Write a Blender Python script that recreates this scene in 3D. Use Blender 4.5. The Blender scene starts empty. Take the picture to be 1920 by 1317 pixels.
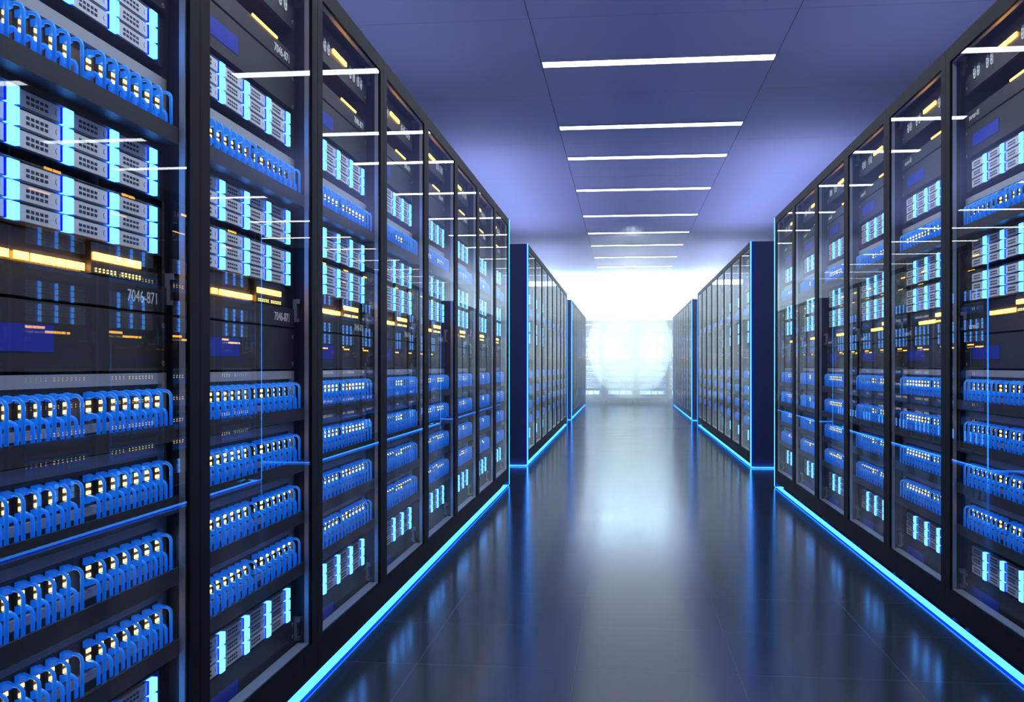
import bpy, math, random
from mathutils import Vector

random.seed(7)
C = bpy.context.scene.collection
sc = bpy.context.scene

# ------------------------------------------------------------------ camera
F = 1850.0
THETA = math.atan(209.0 / F)
cd = bpy.data.cameras.new('camera')
cd.sensor_width = 36.0
cd.lens = 36.0 * F / 1920.0
cd.shift_y = 27.5 / 1920.0
cd.clip_start = 0.05
cd.clip_end = 120
cam = bpy.data.objects.new('camera', cd)
cam.location = (0, 0, 1.0)
cam.rotation_euler = (math.radians(90), 0, THETA)
C.objects.link(cam)
sc.camera = cam

# ------------------------------------------------------------------ view, world
sc.view_settings.view_transform = 'Standard'
sc.view_settings.look = 'None'
sc.view_settings.exposure = 0.0
sc.view_settings.gamma = 1.0
sc.view_settings.use_curve_mapping = False
w = bpy.data.worlds.new('world')
sc.world = w
w.use_nodes = True
w.node_tree.nodes['Background'].inputs[0].default_value = (0.02, 0.03, 0.1, 1)
w.node_tree.nodes['Background'].inputs[1].default_value = 0.3
sc.cycles.use_denoising = True
sc.cycles.max_bounces = 8
sc.cycles.diffuse_bounces = 3
sc.cycles.glossy_bounces = 5
sc.cycles.transparent_max_bounces = 24
sc.cycles.volume_bounces = 0
sc.cycles.sample_clamp_indirect = 4.0
sc.cycles.caustics_reflective = False
sc.cycles.caustics_refractive = False

LK = 9.0          # ceiling light radiance


def lamp(name, typ, loc, energy, color, rot=(0, 0, 0), **kw):
    d = bpy.data.lights.new(name, typ)
    d.energy = energy
    d.color = color
    for k, v in kw.items():
        setattr(d, k, v)
    o = bpy.data.objects.new(name, d)
    o.location = loc
    o.rotation_euler = rot
    C.objects.link(o)
    return o


UP = (math.pi, 0, 0)
# added, unseen fill lamps over the rack rows, lightening the ceiling
for nm, x in (('ceiling_fill', -1.6), ('ceiling_fill', 1.9)):
    for y, ln, e in ((3.0, 9.0, 16), (13.2, 6.4, 40), (21.5, 6.4, 50)):
        lamp(nm, 'AREA', (x, y, 2.26), e, (0.50, 0.60, 1.0), UP, shape='RECTANGLE', size=0.5, size_y=ln)
# added fill lamps without fixtures over the aisle, aimed sideways at the rack doors
for y, ln, e in ((4.8, 8.4, 62), (13.2, 6.8, 46), (21.6, 6.8, 50)):
    for sgn in (-1, 1):
        lamp('rack_fill', 'AREA', (0.144, y, 3.2), e, (0.86, 0.93, 1.0), (0, sgn * math.radians(-52) * -1, 0),
             shape='RECTANGLE', size=0.08, size_y=ln, spread=math.radians(95))
# added lamps hidden behind the last racks on both sides, brightening the corridor's end
lamp('cross_aisle_fill', 'AREA', (-2.3, 25.85, 1.5), 1700.0, (0.60, 0.87, 1.0), (0, math.radians(-90), 0),
     shape='RECTANGLE', size=2.4, size_y=0.9)
lamp('cross_aisle_fill', 'AREA', (2.7, 25.85, 1.5), 1700.0, (0.60, 0.87, 1.0), (0, math.radians(90), 0),
     shape='RECTANGLE', size=2.4, size_y=0.9)
lamp('wall_fill', 'AREA', (0.25, 26.9, 3.18), 45.0, (0.74, 0.91, 1.0), (math.radians(20), 0, 0),  # added, unseen lamp whitening the back wall
     shape='RECTANGLE', size=3.0, size_y=0.2)
lamp('end_ceiling_lamp', 'AREA', (0.25, 26.3, 3.2), 60.0, (0.45, 0.82, 1.0), (math.radians(-42), 0, 0),
     shape='RECTANGLE', size=1.75, size_y=0.2)


# ------------------------------------------------------------------ materials
def mat(name, base=(0.5, 0.5, 0.5), rough=0.5, metal=0.0, spec=0.5, emit=None, es=0.0, noise=0.0, nscale=20.0):
    m = bpy.data.materials.new(name)
    m.use_nodes = True
    nt = m.node_tree
    b = nt.nodes['Principled BSDF']
    b.inputs['Base Color'].default_value = (*base, 1)
    b.inputs['Roughness'].default_value = rough
    b.inputs['Metallic'].default_value = metal
    b.inputs['Specular IOR Level'].default_value = spec
    if emit:
        b.inputs['Emission Color'].default_value = (*emit, 1)
        b.inputs['Emission Strength'].default_value = es
    if noise:
        tc = nt.nodes.new('ShaderNodeTexCoord')
        n = nt.nodes.new('ShaderNodeTexNoise')
        n.inputs['Scale'].default_value = nscale
        r = nt.nodes.new('ShaderNodeMapRange')
        r.inputs['To Min'].default_value = max(0.02, rough - noise)
        r.inputs['To Max'].default_value = min(1.0, rough + noise)
        nt.links.new(tc.outputs['Object'], n.inputs['Vector'])
        nt.links.new(n.outputs['Fac'], r.inputs['Value'])
        nt.links.new(r.outputs['Result'], b.inputs['Roughness'])
    return m


def emitter(name, col, strength):
    m = bpy.data.materials.new(name)
    m.use_nodes = True
    nt = m.node_tree
    nt.nodes.clear()
    e = nt.nodes.new('ShaderNodeEmission')
    e.inputs[0].default_value = (*col, 1)
    e.inputs[1].default_value = strength
    o = nt.nodes.new('ShaderNodeOutputMaterial')
    nt.links.new(e.outputs[0], o.inputs[0])
    return m


M = {}
M['frame'] = mat('black_powder_coat', (0.013, 0.015, 0.017), 0.5, spec=0.08, noise=0.06)
M['shell'] = mat('dark_sheet_metal', (0.018, 0.019, 0.024), 0.5, noise=0.05)
M['side'] = mat('navy_side_panel', (0.06, 0.07, 0.18), 0.5, spec=0.2, noise=0.05)
M['lip'] = mat('brushed_light_metal', (0.36, 0.38, 0.43), 0.42, metal=0.15)
M['panel'] = mat('charcoal_panel', (0.035, 0.034, 0.032), 0.38, noise=0.06, nscale=8)
M['tray'] = mat('charcoal_tray', (0.03, 0.031, 0.032), 0.5, noise=0.05)
M['inset'] = mat('brown_glow_recess', (0.12, 0.075, 0.04), 0.5, noise=0.05)  # warm port-light glow painted into the recess colour
M['plate'] = mat('light_grey_plate', (0.42, 0.42, 0.47), 0.45, noise=0.05)
M['face'] = mat('pale_blade_front', (0.74, 0.74, 0.82), 0.4, noise=0.05)
M['vent'] = mat('vent_slot', (0.03, 0.03, 0.07), 0.6)
M['chassis'] = mat('chassis_metal', (0.05, 0.052, 0.08), 0.4, noise=0.05)
M['blue_rect'] = mat('blue_display', (0.01, 0.035, 0.42), 0.35, emit=(0.0, 0.01, 0.35), es=0.1)
M['screw'] = mat('screw_metal', (0.6, 0.6, 0.62), 0.3, metal=0.7)
M['text'] = mat('pale_lettering', (0.85, 0.85, 0.85), 0.6)
M['socket'] = mat('pale_socket', (0.85, 0.85, 0.85), 0.5)
M['bracket'] = mat('bracket_metal', (0.4, 0.4, 0.42), 0.4, metal=0.2)
M['cable'] = mat('blue_cable_jacket_emissive', (0.03, 0.36, 1.0), 0.4, emit=(0.002, 0.13, 0.85), es=0.5)  # added emission brightens the cables beyond the light they receive
M['foot'] = mat('black_rubber', (0.02, 0.02, 0.03), 0.6)
M['led'] = emitter('cyan_light_bar', (0.42, 2.2, 6.0), 1.0)
M['led_halo'] = emitter('deep_blue_light_halo', (0.004, 0.015, 5.0), 1.0)  # stands in for the blue halo around the light bars
M['strip_halo'] = emitter('deep_blue_strip_halo', (0.0, 0.06, 5.0), 1.0)  # added emitting edges for the strips' deep blue halo and spill
M['strip'] = emitter('cyan_strip_light', (0.20, 2.1, 8.0), 1.0)
M['amber'] = emitter('amber_light', (14.0, 6.0, 0.6), 1.0)
M['port'] = emitter('warm_port_light', (8.0, 5.5, 0.95), 1.0)
M['ceil_light'] = emitter('ceiling_light_diffuser', (0.86, 0.93, 1.0), LK)
M['trim'] = mat('light_trim', (0.7, 0.7, 0.75), 0.5)


def glass_mat():
    m = bpy.data.materials.new('door_glass')
    m.use_nodes = True
    nt = m.node_tree
    nt.nodes.clear()
    o = nt.nodes.new('ShaderNodeOutputMaterial')
    mx = nt.nodes.new('ShaderNodeMixShader')
    t = nt.nodes.new('ShaderNodeBsdfTransparent')
    t.inputs[0].default_value = (0.97, 0.985, 0.98, 1)
    g = nt.nodes.new('ShaderNodeBsdfGlossy')
    g.inputs['Roughness'].default_value = 0.0
    g.inputs['Color'].default_value = (1, 1, 1, 1)
    f = nt.nodes.new('ShaderNodeFresnel')
    f.inputs['IOR'].default_value = 1.5
    geo = nt.nodes.new('ShaderNodeNewGeometry')
    # reflect only where the ray meets the outside of the pane: one clean reflection per pane
    inv = nt.nodes.new('ShaderNodeMath'); inv.operation = 'SUBTRACT'; inv.inputs[0].default_value = 1.0
    mul = nt.nodes.new('ShaderNodeMath'); mul.operation = 'MULTIPLY'
    mul2 = nt.nodes.new('ShaderNodeMath'); mul2.operation = 'MULTIPLY'; mul2.inputs[1].default_value = 0.85
    cap = nt.nodes.new('ShaderNodeMath'); cap.operation = 'MINIMUM'; cap.inputs[1].default_value = 0.32
    nt.links.new(geo.outputs['Backfacing'], inv.inputs[1])
    nt.links.new(f.outputs[0], mul.inputs[0])
    nt.links.new(inv.outputs[0], mul.inputs[1])
    nt.links.new(mul.outputs[0], mul2.inputs[0])
    nt.links.new(mul2.outputs[0], cap.inputs[0])
    nt.links.new(cap.outputs[0], mx.inputs[0])
    nt.links.new(t.outputs[0], mx.inputs[1])
    nt.links.new(g.outputs[0], mx.inputs[2])
    nt.links.new(mx.outputs[0], o.inputs[0])
    return m


M['glass'] = glass_mat()


def floor_mat():
    m = bpy.data.materials.new('polished_dark_floor_tile')
    m.use_nodes = True
    nt = m.node_tree
    b = nt.nodes['Principled BSDF']
    tc = nt.nodes.new('ShaderNodeTexCoord')
    mp = nt.nodes.new('ShaderNodeMapping')
    mp.inputs['Location'].default_value = (0.6886, -3.25 % 0.53, 0)
    br = nt.nodes.new('ShaderNodeTexBrick')
    br.offset = 0.0
    br.inputs['Color1'].default_value = (0.024, 0.034, 0.046, 1)
    br.inputs['Color2'].default_value = (0.028, 0.037, 0.048, 1)
    br.inputs['Mortar'].default_value = (0.12, 0.14, 0.17, 1)
    br.inputs['Scale'].default_value = 1.0
    br.inputs['Mortar Size'].default_value = 0.0012
    br.inputs['Mortar Smooth'].default_value = 0.2
    br.inputs['Brick Width'].default_value = 0.53
    br.inputs['Row Height'].default_value = 0.53
    n = nt.nodes.new('ShaderNodeTexNoise')
    n.inputs['Scale'].default_value = 3.0
    n.inputs['Detail'].default_value = 6.0
    r = nt.nodes.new('ShaderNodeMapRange')
    r.inputs['To Min'].default_value = 0.13
    r.inputs['To Max'].default_value = 0.20
    nt.links.new(tc.outputs['Object'], mp.inputs['Vector'])
    nt.links.new(mp.outputs[0], br.inputs['Vector'])
    nt.links.new(br.outputs['Color'], b.inputs['Base Color'])
    nt.links.new(tc.outputs['Object'], n.inputs['Vector'])
    nt.links.new(n.outputs['Fac'], r.inputs['Value'])
    nt.links.new(r.outputs['Result'], b.inputs['Roughness'])
    b.inputs['Specular IOR Level'].default_value = 0.5
    b.inputs['Specular Tint'].default_value = (0.70, 0.92, 1.0, 1)
    return m


M['floor'] = floor_mat()
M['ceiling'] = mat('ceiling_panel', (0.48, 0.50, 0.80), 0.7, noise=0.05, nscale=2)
M['seam'] = mat('ceiling_seam', (0.03, 0.03, 0.05), 0.9)
M['wall'] = mat('white_wall', (0.85, 0.87, 0.9), 0.7, noise=0.05, nscale=2)


# ------------------------------------------------------------------ mesh building
class MB:
    def __init__(s):
        s.v = []; s.f = []; s.mi = []; s.mats = []; s.sm = []

    def m(s, key):
        if key not in s.mats:
            s.mats.append(key)
        return s.mats.index(key)

    def box(s, x0, x1, y0, y1, z0, z1, key, skip=''):
        k = s.m(key)
        b = len(s.v)
        s.v += [(x0, y0, z0), (x1, y0, z0), (x1, y1, z0), (x0, y1, z0),
                (x0, y0, z1), (x1, y0, z1), (x1, y1, z1), (x0, y1, z1)]
        for nm, q in (('b', (0, 3, 2, 1)), ('t', (4, 5, 6, 7)), ('f', (0, 1, 5, 4)),
                      ('r', (1, 2, 6, 5)), ('k', (2, 3, 7, 6)), ('l', (3, 0, 4, 7))):
            if nm in skip:
                continue
            s.f.append(tuple(b + i for i in q)); s.mi.append(k); s.sm.append(False)

    def frustum(s, cx, cz, w0, h0, y0, w1, h1, y1, key):
        k = s.m(key)
        b = len(s.v)
        for w_, h_, y in ((w0, h0, y0), (w1, h1, y1)):
            s.v += [(cx - w_ / 2, y, cz - h_ / 2), (cx + w_ / 2, y, cz - h_ / 2),
                    (cx + w_ / 2, y, cz + h_ / 2), (cx - w_ / 2, y, cz + h_ / 2)]
        for q in ((0, 1, 5, 4), (1, 2, 6, 5), (2, 3, 7, 6), (3, 0, 4, 7), (3, 2, 1, 0), (4, 5, 6, 7)):
            s.f.append(tuple(b + i for i in q)); s.mi.append(k); s.sm.append(False)

    def tube(s, pts, r, n, key):
        """tube along pts; r a number or one per point."""
        k = s.m(key)
        pts = [Vector(p) for p in pts]
        rs = r if isinstance(r, (list, tuple)) else [r] * len(pts)
        rings = []
        for i, p in enumerate(pts):
            a = pts[max(0, i - 1)]; c = pts[min(len(pts) - 1, i + 1)]
            t = (c - a).normalized()
            side = Vector((1, 0, 0)) if abs(t.x) < 0.9 else Vector((0, 1, 0))
            u = t.cross(side).normalized(); w_ = t.cross(u).normalized()
            b = len(s.v)
            for j in range(n):
                an = 2 * math.pi * j / n
                q = p + (u * math.cos(an) + w_ * math.sin(an)) * rs[i]
                s.v.append(tuple(q))
            rings.append(b)
        for a, b in zip(rings, rings[1:]):
            for j in range(n):
                j2 = (j + 1) % n
                s.f.append((a + j, a + j2, b + j2, b + j)); s.mi.append(k); s.sm.append(True)
        s.f.append(tuple(rings[0] + j for j in reversed(range(n)))); s.mi.append(k); s.sm.append(False)
        s.f.append(tuple(rings[-1] + j for j in range(n))); s.mi.append(k); s.sm.append(False)

    def disc(s, cx, cz, rx, rz, y0, y1, n, key):
        """oval plug whose axis runs along y, front at y0."""
        k = s.m(key)
        b = len(s.v)
        for y in (y0, y1):
            for j in range(n):
                a = 2 * math.pi * j / n
                ca, sa = math.cos(a), math.sin(a)
                e = 0.6 if rz > rx * 1.3 else 1.0
                px = math.copysign(abs(ca) ** e, ca) * rx
                pz = math.copysign(abs(sa) ** e, sa) * rz
                s.v.append((cx + px, y, cz + pz))
        for j in range(n):
            j2 = (j + 1) % n
            s.f.append((b + j, b + j2, b + n + j2, b + n + j)); s.mi.append(k); s.sm.append(False)
        s.f.append(tuple(b + j for j in range(n))); s.mi.append(k); s.sm.append(False)
        s.f.append(tuple(b + n + j for j in reversed(range(n)))); s.mi.append(k); s.sm.append(False)

    def zcyl(s, cx, cy, r0, r1, z0, z1, n, key):
        k = s.m(key)
        b = len(s.v)
        for r, z in ((r0, z0), (r1, z1)):
            for j in range(n):
                a = 2 * math.pi * j / n
                s.v.append((cx + r * math.cos(a), cy + r * math.sin(a), z))
        for j in range(n):
            j2 = (j + 1) % n
            s.f.append((b + j, b + j2, b + n + j2, b + n + j)); s.mi.append(k); s.sm.append(True)
        s.f.append(tuple(b + j for j in reversed(range(n)))); s.mi.append(k); s.sm.append(False)
        s.f.append(tuple(b + n + j for j in range(n))); s.mi.append(k); s.sm.append(False)

    def add(s, o, dx=0, dy=0, dz=0):
        b = len(s.v)
        s.v += [(x + dx, y + dy, z + dz) for x, y, z in o.v]
        for f, i, sm in zip(o.f, o.mi, o.sm):
            s.f.append(tuple(b + q for q in f)); s.mi.append(s.m(o.mats[i])); s.sm.append(sm)
        return s

    def mesh(s, name):
        me = bpy.data.meshes.new(name)
        me.from_pydata(s.v, [], s.f)
        for k in s.mats:
            me.materials.append(M[k])
        me.polygons.foreach_set('material_index', s.mi)
        me.polygons.foreach_set('use_smooth', s.sm)
        me.update()
        return me


def link(name, data, parent=None, loc=(0, 0, 0), rz=0.0):
    o = bpy.data.objects.new(name, data)
    o.location = loc
    o.rotation_euler = (0, 0, rz)
    o.parent = parent
    C.objects.link(o)
    return o


def tag(o, label, cat, group=None):
    o['label'] = label
    o['category'] = cat
    if group:
        o['group'] = group
    return o


def struct(name, mb):
    o = link(name, mb.mesh(name))
    o['kind'] = 'structure'
    return o


def text_mb(body, size, sx, x, z, y, key='text'):
    cu = bpy.data.curves.new('lettering', 'FONT')
    cu.body = body
    cu.size = size
    cu.extrude = 0.0004
    cu.resolution_u = 3
    o = bpy.data.objects.new('lettering', cu)
    C.objects.link(o)
    bpy.context.view_layer.update()
    me = bpy.data.meshes.new_from_object(o.evaluated_get(bpy.context.evaluated_depsgraph_get()))
    mb = MB()
    k = mb.m(key)
    mb.v = [(x + v.co.x * sx, y - v.co.z, z + v.co.y) for v in me.vertices]
    for p in me.polygons:
        mb.f.append(tuple(p.vertices)); mb.mi.append(k); mb.sm.append(False)
    bpy.data.objects.remove(o)
    bpy.data.curves.remove(cu)
    bpy.data.meshes.remove(me)
    return mb


# ------------------------------------------------------------------ the rack's local frame
# x: from the viewer's left to right across the front, y: into the rack (0 = front face), z: up
W, H, D = 0.855, 2.213, 1.0
DY = 0.063        # front plane of the devices
U0, U1 = 0.035, 0.82


def rack_frame_mb():
    b = MB()
    g = 0.001
    b.box(g, 0.0525, 0.0, 0.03, 0.055, H, 'frame')
    b.box(0.8025, W - g, 0.0, 0.03, 0.055, H, 'frame')
    b.box(0.0525, 0.8025, 0.0, 0.03, 2.156, H, 'frame')
    b.box(0.0525, 0.8025, 0.0, 0.03, 0.055, 0.149, 'frame')
    b.box(0.0535, 0.8015, 0.0008, 0.0035, 0.140, 0.149, 'frame')
    # rear posts
    b.box(g, 0.04, D - 0.04, D, 0.055, H, 'frame')
    b.box(W - 0.04, W - g, D - 0.04, D, 0.055, H, 'frame')
    return b


def rack_shell_mb():
    b = MB()
    b.box(0.002, 0.010, 0.03, D - 0.04, 0.06, H - 0.003, 'shell')
    b.box(W - 0.010, W - 0.002, 0.03, D - 0.04, 0.06, H - 0.003, 'shell')
    b.box(0.04, W - 0.04, D - 0.03, D - 0.02, 0.06, H - 0.003, 'shell')
    b.box(0.010, W - 0.010, 0.03, D - 0.04, H - 0.02, H - 0.004, 'shell')
    b.box(0.010, W - 0.010, 0.03, D - 0.04, 0.06, 0.075, 'shell')
    return b


def lip_mb():
    b = MB()
    a, c, z0, z1 = 0.0525, 0.8025, 0.149, 2.156
    t = 0.003
    b.box(a, a + t, 0.011, 0.024, z0, z1, 'lip')
    b.box(c - t, c, 0.011, 0.024, z0, z1, 'lip')
    b.box(a + t, c - t, 0.011, 0.024, z1 - t, z1, 'lip')
    b.box(a + t, c - t, 0.011, 0.045, z0, z0 + t, 'lip')
    return b


def pane_mb():
    b = MB()
    b.box(0.0525, 0.8025, 0.004, 0.010, 0.149, 2.156, 'glass')
    return b


def rail_mb():
    b = MB()
    b.box(0, 0.018, 0.068, 0.10, 0.08, 2.18, 'shell')
    for i in range(66):
        z = 0.12 + i * 0.031
        b.box(0.006, 0.012, 0.0675, 0.069, z, z + 0.008, 'vent')
    return b


def bracket_mb():
    b = MB()
    b.box(0, 0.024, 0.055, 0.067, 0, 0.070, 'bracket')
    b.box(0, 0.024, 0.045, 0.055, 0.056, 0.070, 'bracket')
    b.box(0.001, 0.022, 0.048, 0.055, 0.0, 0.010, 'bracket')
    return b


def foot_mb():
    b = MB()
    b.zcyl(0, 0, 0.034, 0.03, 0.0, 0.014, 16, 'foot')
    b.zcyl(0, 0, 0.012, 0.012, 0.014, 0.06, 10, 'foot')
    return b


def hinge_mb():
    b = MB()
    b.tube([(0, 0, 0), (0, 0, 0.05)], 0.006, 8, 'frame')
    return b


def end_panel_mb():
    b = MB()
    b.box(0, 0.04, 0.0, D, 0.012, H, 'side')
    return b


def end_groove_mb():
    return None


# ---- blades
BW, BH = 0.163, 0.0345


def blade_mb(low=False):
    b = MB()
    w, h = 0.1215, 0.0292
    b.box(0, w, -0.003, 0.03, 0, h, 'face')
    for i in range(5):
        for j in range(2):
            x = 0.020 + i * 0.0135
            z = 0.0080 + j * 0.0092
            b.box(x, x + 0.0092, -0.0036, -0.0028, z, z + 0.0052, 'vent')
    if not low:
        pts = []
        for q in range(7):
            a = math.radians(120 + q * 20)
            pts.append((0.113 + 0.006 * math.cos(a), -0.0032, 0.0155 + 0.006 * math.sin(a)))
        b.tube(pts, 0.0006, 4, 'vent')
        b.box(0, w, -0.0036, -0.0028, 0.0, 0.0010, 'chassis')
    return b


def bar_mb():
    b = MB()
    b.box(0.1270, 0.1555, -0.009, 0.02, 0.0, 0.0292, 'led')
    b.box(0.1225, 0.1270, -0.0045, 0.02, 0.0, 0.0292, 'led_halo')
    b.box(0.1555, 0.1605, -0.0045, 0.02, 0.0, 0.0292, 'led_halo')
    return b


def chassis_mb():
    b = MB()
    x0, x1, z1 = 0.098, 0.785, 0.1065
    b.box(x0, x1, 0.004, 0.5, 0, z1, 'chassis')
    b.box(x0, x1, -0.001, 0.004, 0, 0.0015, 'chassis')
    b.box(x0, x1, -0.001, 0.004, z1 - 0.0015, z1, 'chassis')
    b.box(x0, x0 + 0.004, -0.001, 0.004, 0, z1, 'chassis')
    b.box(x1 - 0.004, x1, -0.001, 0.004, 0, z1, 'chassis')
    b.box(U0, x0, 0.006, 0.012, 0.0, z1, 'panel')
    b.box(x1, U1, 0.006, 0.012, 0.0, z1, 'panel')
    return b


def blade_spots():
    return [(0.115 + BW * i, 0.002 + BH * j) for j in range(3) for i in range(4)]


# ---- patch panels, origin at the height where the upper cables peak
COLS = [0.115 + 0.0444 * i for i in range(8)] + [0.503 + 0.0463 * i for i in range(7)]


def patch_plate_mb():
    b = MB()
    b.box(U0, U1, 0.012, 0.02, -0.122, 0.030, 'inset')
    b.box(U0, U1, 0, 0.012, 0.010, 0.034, 'plate')
    b.box(U0, U1, 0, 0.012, -0.078, -0.062, 'plate')
    b.box(U0, U0 + 0.02, 0, 0.012, -0.062, 0.010, 'plate')
    b.box(U1 - 0.02, U1, 0, 0.012, -0.062, 0.010, 'plate')
    # sockets the plugs go in
    for u in COLS:
        for z in (-0.010, -0.048):
            b.box(u - 0.010, u + 0.010, 0.0095, 0.012, z - 0.010, z + 0.009, 'vent')
    b.box(U0 + 0.05, U1 - 0.05, 0.02, 0.3, -0.07, 0.02, 'shell')
    return b


def tray_mb():
    b = MB()
    # open-topped duct with a slotted top
    b.box(0.047, 0.808, -0.038, -0.034, -0.115, -0.0785, 'tray')
    b.box(0.047, 0.808, -0.034, 0.0, -0.115, -0.111, 'tray')
    b.box(0.047, 0.051, -0.034, 0.0, -0.111, -0.0785, 'tray')
    b.box(0.804, 0.808, -0.034, 0.0, -0.111, -0.0785, 'tray')
    b.box(0.051, 0.804, -0.025, -0.021, -0.088, -0.083, 'tray')
    b.box(0.047, 0.808, -0.002, 0.0, -0.111, -0.0785, 'tray')
    return b


def port_lights_mb():
    b = MB()
    b.box(-0.0095, 0.0095, 0.003, 0.012, -0.040, -0.0155, 'inset')
    for z in (-0.0205, -0.0345):
        b.box(-0.0075, 0.0075, 0.0015, 0.0035, z - 0.0033, z + 0.0033, 'port')
    return b


def arc(y0, y1, z, r, zend, n):
    """out along -y at height z then bent downward with radius r."""
    pts = [(0, y0, z)]
    for i in range(n + 1):
        a = math.pi / 2 * i / n
        pts.append((0, y1 + r * (1 - math.sin(a)), z - r * (1 - math.cos(a))))
    pts.append((0, y1, zend))
    return pts


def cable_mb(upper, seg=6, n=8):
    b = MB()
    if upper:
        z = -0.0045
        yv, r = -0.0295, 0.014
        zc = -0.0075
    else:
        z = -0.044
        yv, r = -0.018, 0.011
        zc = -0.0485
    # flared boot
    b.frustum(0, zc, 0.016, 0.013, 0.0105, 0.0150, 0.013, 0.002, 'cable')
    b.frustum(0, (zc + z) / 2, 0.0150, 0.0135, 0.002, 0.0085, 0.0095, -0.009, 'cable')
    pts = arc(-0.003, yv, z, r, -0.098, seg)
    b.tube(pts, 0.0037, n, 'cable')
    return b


def cable_loop_mb():
    b = MB()
    pts = []
    for i in range(13):
        a = math.radians(-60 + i * 22)
        pts.append((0.809 + 0.006 * math.cos(a * 0.5), -0.012 + 0.010 * math.cos(a), -0.099 + 0.008 * math.sin(a)))
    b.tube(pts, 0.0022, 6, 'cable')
    return b


# ---- plain panels
def panel_mb(h, screws=True, depth=0.25):
    b = MB()
    b.box(U0, U1, 0, 0.012, 0, h, 'panel')
    b.box(U0 + 0.03, U1 - 0.03, 0.012, depth, 0.004, h - 0.004, 'shell')
    return b


def screw_mb():
    b = MB()
    b.disc(0, 0, 0.0048, 0.0062, -0.002, 0.001, 10, 'screw')
    b.box(-0.003, 0.003, -0.0023, -0.0019, -0.0006, 0.0006, 'vent')
    return b


def screw_spots(zs):
    return [(u, 0, z) for z in zs for u in (0.052, 0.803)]


def rect_mb(x0, x1, z0, z1, key, y=-0.0012):
    b = MB()
    b.box(x0, x1, y, 0.0005, z0, z1, key)
    return b


def socket_mb():
    b = MB()
    b.disc(0, 0, 0.0115, 0.023, -0.003, 0.001, 20, 'socket')
    b.disc(0, 0, 0.0075, 0.018, -0.0036, -0.003, 20, 'bracket')
    b.disc(0, 0.008, 0.005, 0.0045, -0.0055, -0.0036, 12, 'socket')
    b.disc(0, -0.008, 0.005, 0.0045, -0.0055, -0.0036, 12, 'socket')
    return b


SOCKETS = [0.14, 0.18, 0.27, 0.312, 0.585, 0.632, 0.69, 0.735]
T_NUM = text_mb('7046-871', 0.0355, 1.0, 0, 0, -0.0004)
T_SRV = text_mb('server-01', 0.030, 0.95, 0, 0, -0.0004)


def shift(o, dx, dz):
    return MB().add(o, dx, 0, dz)


# each entry: name, category, z, list of (part name, mesh, [positions], sub-part or None)
P = {}


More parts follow.
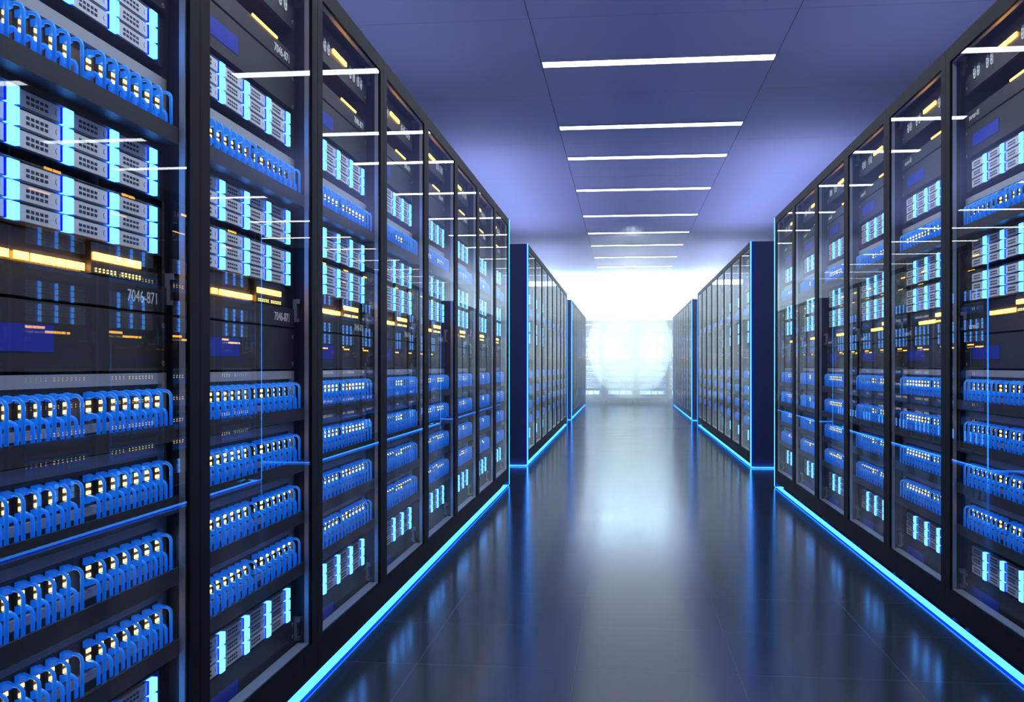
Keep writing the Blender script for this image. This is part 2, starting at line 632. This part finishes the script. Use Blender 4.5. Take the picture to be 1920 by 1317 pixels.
def make_types():
    P['socket'] = dict(name='socket_panel', cat='panel', parts=[
        ('front_plate', panel_mb(0.12), [(0, 0, 0)]),
        ('oval_socket', socket_mb(), [(u, 0, 0.058) for u in SOCKETS]),
        ('amber_light', rect_mb(0, 0.075, 0, 0.015, 'amber', -0.004), [(0.370, 0, 0.0615), (0.457, 0, 0.0615)]),
        ('screw', screw_mb(), screw_spots((0.107, 0.022)))])
    P['lettered_up'] = dict(name='lettered_panel', cat='panel', parts=[
        ('front_plate', panel_mb(0.052), [(0, 0, 0)]),
        ('lettering', shift(T_NUM, 0.645, 0.013), [(0, 0, 0)]),
        ('lettering', shift(T_SRV, 0.075, 0.018), [(0, 0, 0)]),
        ('amber_light', rect_mb(0.473, 0.668, 0.0525, 0.0585, 'amber', -0.002), [(0, 0, 0)])])
    P['lettered'] = dict(name='lettered_panel', cat='panel', parts=[
        ('front_plate', panel_mb(0.056), [(0, 0, 0)]),
        ('lettering', shift(T_NUM, 0.645, 0.015), [(0, 0, 0)]),
        ('lettering', shift(T_SRV, 0.075, 0.020), [(0, 0, 0)])])
    P['display_up'] = dict(name='display_panel', cat='panel', parts=[
        ('front_plate', panel_mb(0.113), [(0, 0, 0)]),
        ('display', rect_mb(0.115, 0.372, 0.031, 0.077, 'blue_rect'), [(0, 0, 0)]),
        ('screw', screw_mb(), screw_spots((0.093, 0.008)))])
    P['display'] = dict(name='display_panel', cat='panel', parts=[
        ('front_plate', panel_mb(0.122), [(0, 0, 0)]),
        ('display', rect_mb(0.115, 0.382, 0.034, 0.081, 'blue_rect'), [(0, 0, 0)]),
        ('screw', screw_mb(), screw_spots((0.098, 0.015)))])
    P['blank'] = dict(name='blank_panel', cat='panel', parts=[
        ('front_plate', panel_mb(0.146), [(0, 0, 0)]),
        ('display', rect_mb(0.115, 0.372, 0.055, 0.100, 'blue_rect'), [(0, 0, 0)]),
        ('screw', screw_mb(), screw_spots((0.128, 0.092)))])
    # amber indicator unit
    body = MB()
    body.box(U0, 0.515, 0.020, 0.03, 0, 0.06, 'panel')
    body.box(0.515, 0.745, 0.004, 0.03, 0, 0.06, 'panel')
    body.box(0.745, U1, 0.020, 0.03, 0, 0.06, 'panel')
    body.box(U0, U1, 0.03, 0.2, 0.002, 0.058, 'shell')
    dots = MB()
    for i in range(6):
        x = i * 0.0145
        for z in (0.0035, 0.0085):
            dots.box(x, x + 0.003, 0.0025, 0.0045, z, z + 0.0022, 'port')
    blk = rect_mb(0, 0.0325, 0, 0.0145, 'amber', -0.002)
    blk2 = rect_mb(0, 0.0265, 0, 0.0135, 'amber', -0.002)
    tick = rect_mb(0, 0.0058, 0, 0.0135, 'amber', -0.002)
    ticks = MB()
    for s0, n in ((0.245, 4), (0.292, 5), (0.340, 5)):
        for i in range(n):
            ticks.add(tick, s0 + i * 0.0085, 0.016, 0.004)
    P['amber'] = dict(name='indicator_unit', cat='indicator unit', parts=[
        ('housing', body, [(0, 0, 0)]),
        ('dot_lights', dots, [(0.530, 0, 0), (0.6315, 0, 0)]),
        ('tick_lights', ticks, [(0, 0, 0)]),
        ('amber_light', blk, [(0.520 + i * 0.0385, 0.003, 0.026) for i in range(5)]),
        ('amber_light', blk2, [(0.388 + i * 0.033, 0.016, 0.004) for i in range(4)] if False else
         [(0.386 + i * 0.0325, 0.016, 0.004) for i in range(4)])])
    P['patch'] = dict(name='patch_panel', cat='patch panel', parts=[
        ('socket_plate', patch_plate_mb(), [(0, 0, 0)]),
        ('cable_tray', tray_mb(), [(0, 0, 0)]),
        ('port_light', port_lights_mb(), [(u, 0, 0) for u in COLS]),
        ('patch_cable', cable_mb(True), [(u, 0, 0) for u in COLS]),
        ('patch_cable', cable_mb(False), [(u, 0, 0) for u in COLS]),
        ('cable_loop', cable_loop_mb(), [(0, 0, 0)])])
    P['blade'] = dict(name='blade_chassis', cat='server', parts=[
        ('chassis', chassis_mb(), [(0, 0, 0)])])


make_types()

# merged versions for the racks that show small
def merged(key, lod):
    b = MB()
    if key == 'blade':
        b.add(chassis_mb())
        for x, z in blade_spots():
            b.add(blade_mb(True), x, 0, z)
            b.add(bar_mb(), x, 0, z)
        return b
    if key == 'patch':
        b.add(patch_plate_mb()); b.add(tray_mb())
        for u in COLS:
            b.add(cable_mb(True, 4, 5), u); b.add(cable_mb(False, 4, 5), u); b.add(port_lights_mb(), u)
        return b
    for nm, mb_, pos in P[key]['parts']:
        for p in pos:
            b.add(mb_, *p)
    return b


MESH = {}
for k, t in P.items():
    t['meshes'] = [(nm, mb_.mesh(nm), pos) for nm, mb_, pos in t['parts']]
    MESH[k] = merged(k, 2).mesh(t['name'])
BLADE, BAR = blade_mb().mesh('blade'), bar_mb().mesh('light_bar')
CAB = MB()
for u in COLS:
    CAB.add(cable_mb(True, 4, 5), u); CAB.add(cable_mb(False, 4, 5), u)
CAB = CAB.mesh('cable_bundle')
PLATE1 = patch_plate_mb().mesh('socket_plate')

LAYOUT = [  # type, z, phrase
    ('socket', 2.03, 'black panel with pale oval sockets at the top of the'),
    ('lettered_up', 1.905, 'thin lettered panel under the oval sockets in the'),
    ('display_up', 1.785, 'upper panel with a blue rectangle in the'),
    ('blade', 1.660, 'topmost chassis of pale blades in the'),
    ('patch', 1.600, 'blue-cabled patch panel between blade chassis in the'),
    ('blade', 1.3645, 'upper blade chassis of the stacked two in the'),
    ('blade', 1.2405, 'lower blade chassis of the stacked two in the'),
    ('amber', 1.178, 'unit of glowing amber blocks in the'),
    ('lettered', 1.118, 'lettered panel right below the amber blocks in the'),
    ('display', 0.990, 'wide dark panel with a blue rectangle above cables in the'),
    ('patch', 0.950, 'highest of four stacked patch panels in the'),
    ('patch', 0.793, 'second highest of four stacked patch panels in the'),
    ('patch', 0.636, 'third highest of four stacked patch panels in the'),
    ('patch', 0.479, 'lowest of four stacked blue-cabled patch panels in the'),
    ('blade', 0.228, 'blade chassis under all the cables in the'),
    ('blank', 0.078, 'dark panel with dim blue rectangle at the foot of the'),
]
GROUPS = {'socket': 'socket panels at the rack tops', 'lettered_up': 'lettered panels near the rack tops',
          'display_up': 'upper panels with a blue rectangle', 'blade': 'blade chassis in the server racks',
          'patch': 'patch panels full of blue cables', 'amber': 'amber indicator units in the racks',
          'lettered': 'lettered panels below the amber units', 'display': 'middle panels with a blue rectangle',
          'blank': 'bottom panels of the racks'}
ORD = ['first', 'second', 'third', 'fourth', 'fifth', 'sixth', 'seventh', 'eighth']

RF, RS, RL, RP = rack_frame_mb().mesh('frame'), rack_shell_mb().mesh('cabinet_shell'), lip_mb().mesh('door_surround'), pane_mb().mesh('glass_door')
RR, RB, RFT, REP, RH = rail_mb().mesh('mounting_rail'), bracket_mb().mesh('rail_bracket'), foot_mb().mesh('foot'), end_panel_mb().mesh('end_panel'), hinge_mb().mesh('hinge')


def world(loc, rz, p):
    c, s = math.cos(rz), math.sin(rz)
    return (loc[0] + c * p[0] - s * p[1], loc[1] + s * p[0] + c * p[1], loc[2] + p[2])


def rack(loc, rz, lod, where, long_where, end=None):
    """where: 'third rack, near left row'."""
    r = link('server_rack', None, None, loc, rz)
    tag(r, 'tall black server rack with glass door, ' + long_where, 'server rack', 'glass-fronted server racks')
    link('frame', RF, r); link('cabinet_shell', RS, r)
    d = link('glass_door', RP, r)
    link('door_surround', RL, r)['label'] = 'light metal surround'
    if lod < 2:
        link('mounting_rail', RR, r, (0.013, 0, 0)); link('mounting_rail', RR, r, (W - 0.031, 0, 0))
        for z in (2.11, 1.135, 0.152):
            link('rail_bracket', RB, r, (0.011, 0, z)); link('rail_bracket', RB, r, (W - 0.035, 0, z))
    for x in (0.075, W - 0.075):
        for y in (0.085, D - 0.085):
            link('foot', RFT, r, (x, y, 0))
    if end == 'right':
        link('end_panel', REP, r, (W, 0, 0))
    if end == 'left':
        link('end_panel', REP, r, (-0.04, 0, 0))
    for key, z, ph in LAYOUT:
        t = P[key]
        p = world(loc, rz, (0, DY, z))
        lab = ph + ' ' + where
        if lod == 2 or (lod == 1 and key not in ('patch',)):
            o = link(t['name'], MESH[key], None, p, rz)
        else:
            o = link(t['name'], None, None, p, rz)
            if lod == 0:
                for nm, me, pos in t['meshes']:
                    for q in pos:
                        link(nm, me, o, q)
                if key == 'blade':
                    for x, zz in blade_spots():
                        bl = link('blade', BLADE, o, (x, 0, zz))
                        link('light_bar', BAR, bl)['label'] = 'glowing cyan light bar'
            else:
                ms = {nm: me for nm, me, pos in t['meshes']}
                link('socket_plate', PLATE1, o); link('cable_tray', ms['cable_tray'], o)
                for u in COLS:
                    link('port_light', ms['port_light'], o, (u, 0, 0))
                cb = link('cable_bundle', CAB, o)
                cb['kind'] = 'stuff'
        tag(o, lab, t['cat'], GROUPS[key])
    return r


XL, XR = -0.945, 1.232
RZL, RZR = math.radians(90), math.radians(-90)
YL = [8.11 - 0.855 * 8, 9.81, 18.19]      # near end of each left row
YR = [8.24 - 0.855 * 8, 9.87, 18.24]
ROWS = ['near', 'middle', 'far']
for bi, rn in enumerate(ROWS):
    for i in range(8):
        lod_l = 0 if (bi == 0 and i < 5) else (1 if bi == 0 else 2)
        lod_r = 0 if (bi == 0 and 2 <= i < 6) else (1 if bi == 0 else 2)
        y = YL[bi] + W * i
        e = 'left' if i == 0 else ('right' if i == 7 else None)
        rack((XL, y, 0), RZL, lod_l, '%s rack, %s left row' % (ORD[i], rn),
             '%s from the camera in the %s left row' % (ORD[i], rn), e)
        y = YR[bi] + W * (i + 1)
        e = 'right' if i == 0 else ('left' if i == 7 else None)
        rack((XR, y, 0), RZR, lod_r, '%s rack, %s right row' % (ORD[i], rn),
             '%s from the camera in the %s right row' % (ORD[i], rn), e)
for i, nm in enumerate(('first', 'second', 'third', 'fourth')):
    rack((-1.385 + W * i, 26.6, 0), 0.0, 2, nm + ' rack, end wall row', nm + ' from left in the row across the end')


# ------------------------------------------------------------------ light strips round each row
def strips(x, side, y0, y1, lab):
    """side -1: left rows, +1: right rows. y0, y1 the outer faces of the row's ends."""
    root = link('light_strip', None, None, (x, y0, 0))
    tag(root, lab, 'light strip', 'cyan light strips around the rack rows')
    L = y1 - y0
    s = side
    b = MB()
    xa, xb = sorted((s * 0.008, s * 0.036))
    b.box(xa, xb, 0.0, L, 0, 0.012, 'strip')
    b.box(xa - 0.003, xa, 0.0, L, 0, 0.0055, 'strip_halo')
    b.box(xb, xb + 0.003, 0.0, L, 0, 0.0055, 'strip_halo')
    link('floor_strip', b.mesh('floor_strip'), root)
    for yy in (-0.016, L + 0.002):
        b = MB()
        xa, xb = sorted((s * 0.004, s * 0.99))
        b.box(xa, xb, yy, yy + 0.014, 0, 0.010, 'strip')
        ye = yy - 0.002 if yy < 0 else yy + 0.014
        b.box(xa, xb, ye, ye + 0.002, 0.0, 0.004, 'strip_halo')
        link('floor_strip', b.mesh('floor_strip'), root)
    for yy in (-0.012, L + 0.001):
        b = MB()
        xa, xb = sorted((-s * 0.002, s * 0.007))
        b.box(xa, xb, yy, yy + 0.011, 0.012, H, 'strip')
        xe = xa - 0.002 if s < 0 else xb
        b.box(xe, xe + 0.002, yy, yy + 0.011, 0.012, H, 'strip_halo')
        link('corner_strip', b.mesh('corner_strip'), root)


for bi, rn in enumerate(ROWS):
    strips(XL, -1, YL[bi] - 0.04, YL[bi] + 8 * W + 0.04, 'glowing cyan light strip edging the %s left row of racks' % rn)
    strips(XR, 1, YR[bi] - 0.04, YR[bi] + 8 * W + 0.04, 'glowing cyan light strip edging the %s right row of racks' % rn)

# ------------------------------------------------------------------ room
X0, X1, Y0, Y1, ZC = -7.0, 7.2, -2.6, 27.65, 3.25
b = MB(); b.box(X0, X1, Y0, Y1, -0.1, 0, 'floor'); struct('floor', b)
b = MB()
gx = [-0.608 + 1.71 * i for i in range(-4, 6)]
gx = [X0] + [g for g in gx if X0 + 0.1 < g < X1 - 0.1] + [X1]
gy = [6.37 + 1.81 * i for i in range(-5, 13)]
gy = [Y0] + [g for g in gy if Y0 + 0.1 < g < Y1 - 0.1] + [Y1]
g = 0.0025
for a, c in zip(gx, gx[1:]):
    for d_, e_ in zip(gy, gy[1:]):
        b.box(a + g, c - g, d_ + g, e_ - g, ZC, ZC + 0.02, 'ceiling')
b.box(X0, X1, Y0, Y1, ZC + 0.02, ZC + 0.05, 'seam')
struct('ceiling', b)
b = MB(); b.box(X0, X1, Y1, Y1 + 0.1, 0, ZC, 'wall'); struct('wall_back', b)
b = MB(); b.box(X0, X1, Y0 - 0.1, Y0, 0, ZC, 'wall'); struct('wall_front', b)
b = MB(); b.box(X0 - 0.1, X0, Y0, Y1, 0, ZC, 'wall'); struct('wall_left', b)
b = MB(); b.box(X1, X1 + 0.1, Y0, Y1, 0, ZC, 'wall'); struct('wall_right', b)

# ceiling lights: lit columns over this aisle and the two next to it
LY = [1.45, 3.41, 5.37, 7.337, 9.315, 10.70, 12.66, 14.85, 16.78, 18.52, 20.56, 22.55, 24.4, 26.2]
fr = MB()
LW, LD = 1.70, 0.14
fr.box(0, LW, 0, 0.006, -0.008, 0, 'trim'); fr.box(0, LW, LD - 0.006, LD, -0.008, 0, 'trim')
fr.box(0, 0.006, 0.006, LD - 0.006, -0.008, 0, 'trim'); fr.box(LW - 0.006, LW, 0.006, LD - 0.006, -0.008, 0, 'trim')
fr = fr.mesh('frame')
df = MB(); df.box(0.006, LW - 0.006, 0.006, LD - 0.006, -0.007, -0.001, 'ceil_light'); df = df.mesh('diffuser')
CN = ['nearest', 'second', 'third', 'fourth', 'fifth', 'sixth', 'seventh', 'eighth', 'ninth', 'tenth', 'eleventh',
      'twelfth', 'thirteenth', 'fourteenth']
for col, x in (('over the corridor', -0.603), ('beyond the left racks', -4.025), ('beyond the right racks', 2.82)):
    for i, y in enumerate(LY):
        o = link('ceiling_light', None, None, (x, y - LD / 2, ZC))
        if col == 'over the corridor' and i >= 3:
            lab = 'long white ceiling light, %s in view along the row over the corridor' % CN[i - 3]
        else:
            lab = 'long white ceiling light %s, %s from the entrance wall' % (col, CN[i])
        tag(o, lab, 'ceiling light', 'ceiling lights ' + col)
        link('frame', fr, o); link('diffuser', df, o)['label'] = 'glowing white diffuser'

# ------------------------------------------------------------------ haze at the corridor's end
def haze_mat(name, dens, aniso=0.35):
    hm = bpy.data.materials.new(name)
    hm.use_nodes = True
    nt = hm.node_tree
    nt.nodes.clear()
    o_ = nt.nodes.new('ShaderNodeOutputMaterial')
    vs = nt.nodes.new('ShaderNodeVolumeScatter')
    vs.inputs['Color'].default_value = (0.88, 0.95, 1.0, 1)
    vs.inputs['Density'].default_value = dens
    vs.inputs['Anisotropy'].default_value = aniso
    nt.links.new(vs.outputs[0], o_.inputs['Volume'])
    return hm


M['haze'] = haze_mat('bright_haze', 0.135, 0.5)
M['mist'] = haze_mat('glow_mist', 0.26, 0.0)
hz = MB(); hz.box(-3.2, 3.6, 15.5, 27.6, 0.02, 3.2, 'haze')
root = link('haze', hz.mesh('haze'))
root['kind'] = 'stuff'
tag(root, 'pale glowing haze filling the far end of the corridor', 'haze')


def ball(r, key, cx, cy, cz, sz):
    b = MB()
    k = b.m(key)
    n, m_ = 24, 12
    for i in range(m_ + 1):
        t = math.pi * i / m_
        for j in range(n):
            p = 2 * math.pi * j / n
            b.v.append((cx + r * math.sin(t) * math.cos(p), cy + r * math.sin(t) * math.sin(p), cz + sz * r * math.cos(t)))
    for i in range(m_):
        for j in range(n):
            j2 = (j + 1) % n
            b.f.append((i * n + j, (i + 1) * n + j, (i + 1) * n + j2, i * n + j2)); b.mi.append(k); b.sm.append(True)
    return b.mesh('glow_mist_core')


for r in (0.45, 0.75, 1.1):  # nested balls of added mist that shape the central glow
    link('glow_mist_core', ball(r, 'mist', 0.16, 25.75, 1.5, 1.25), root)
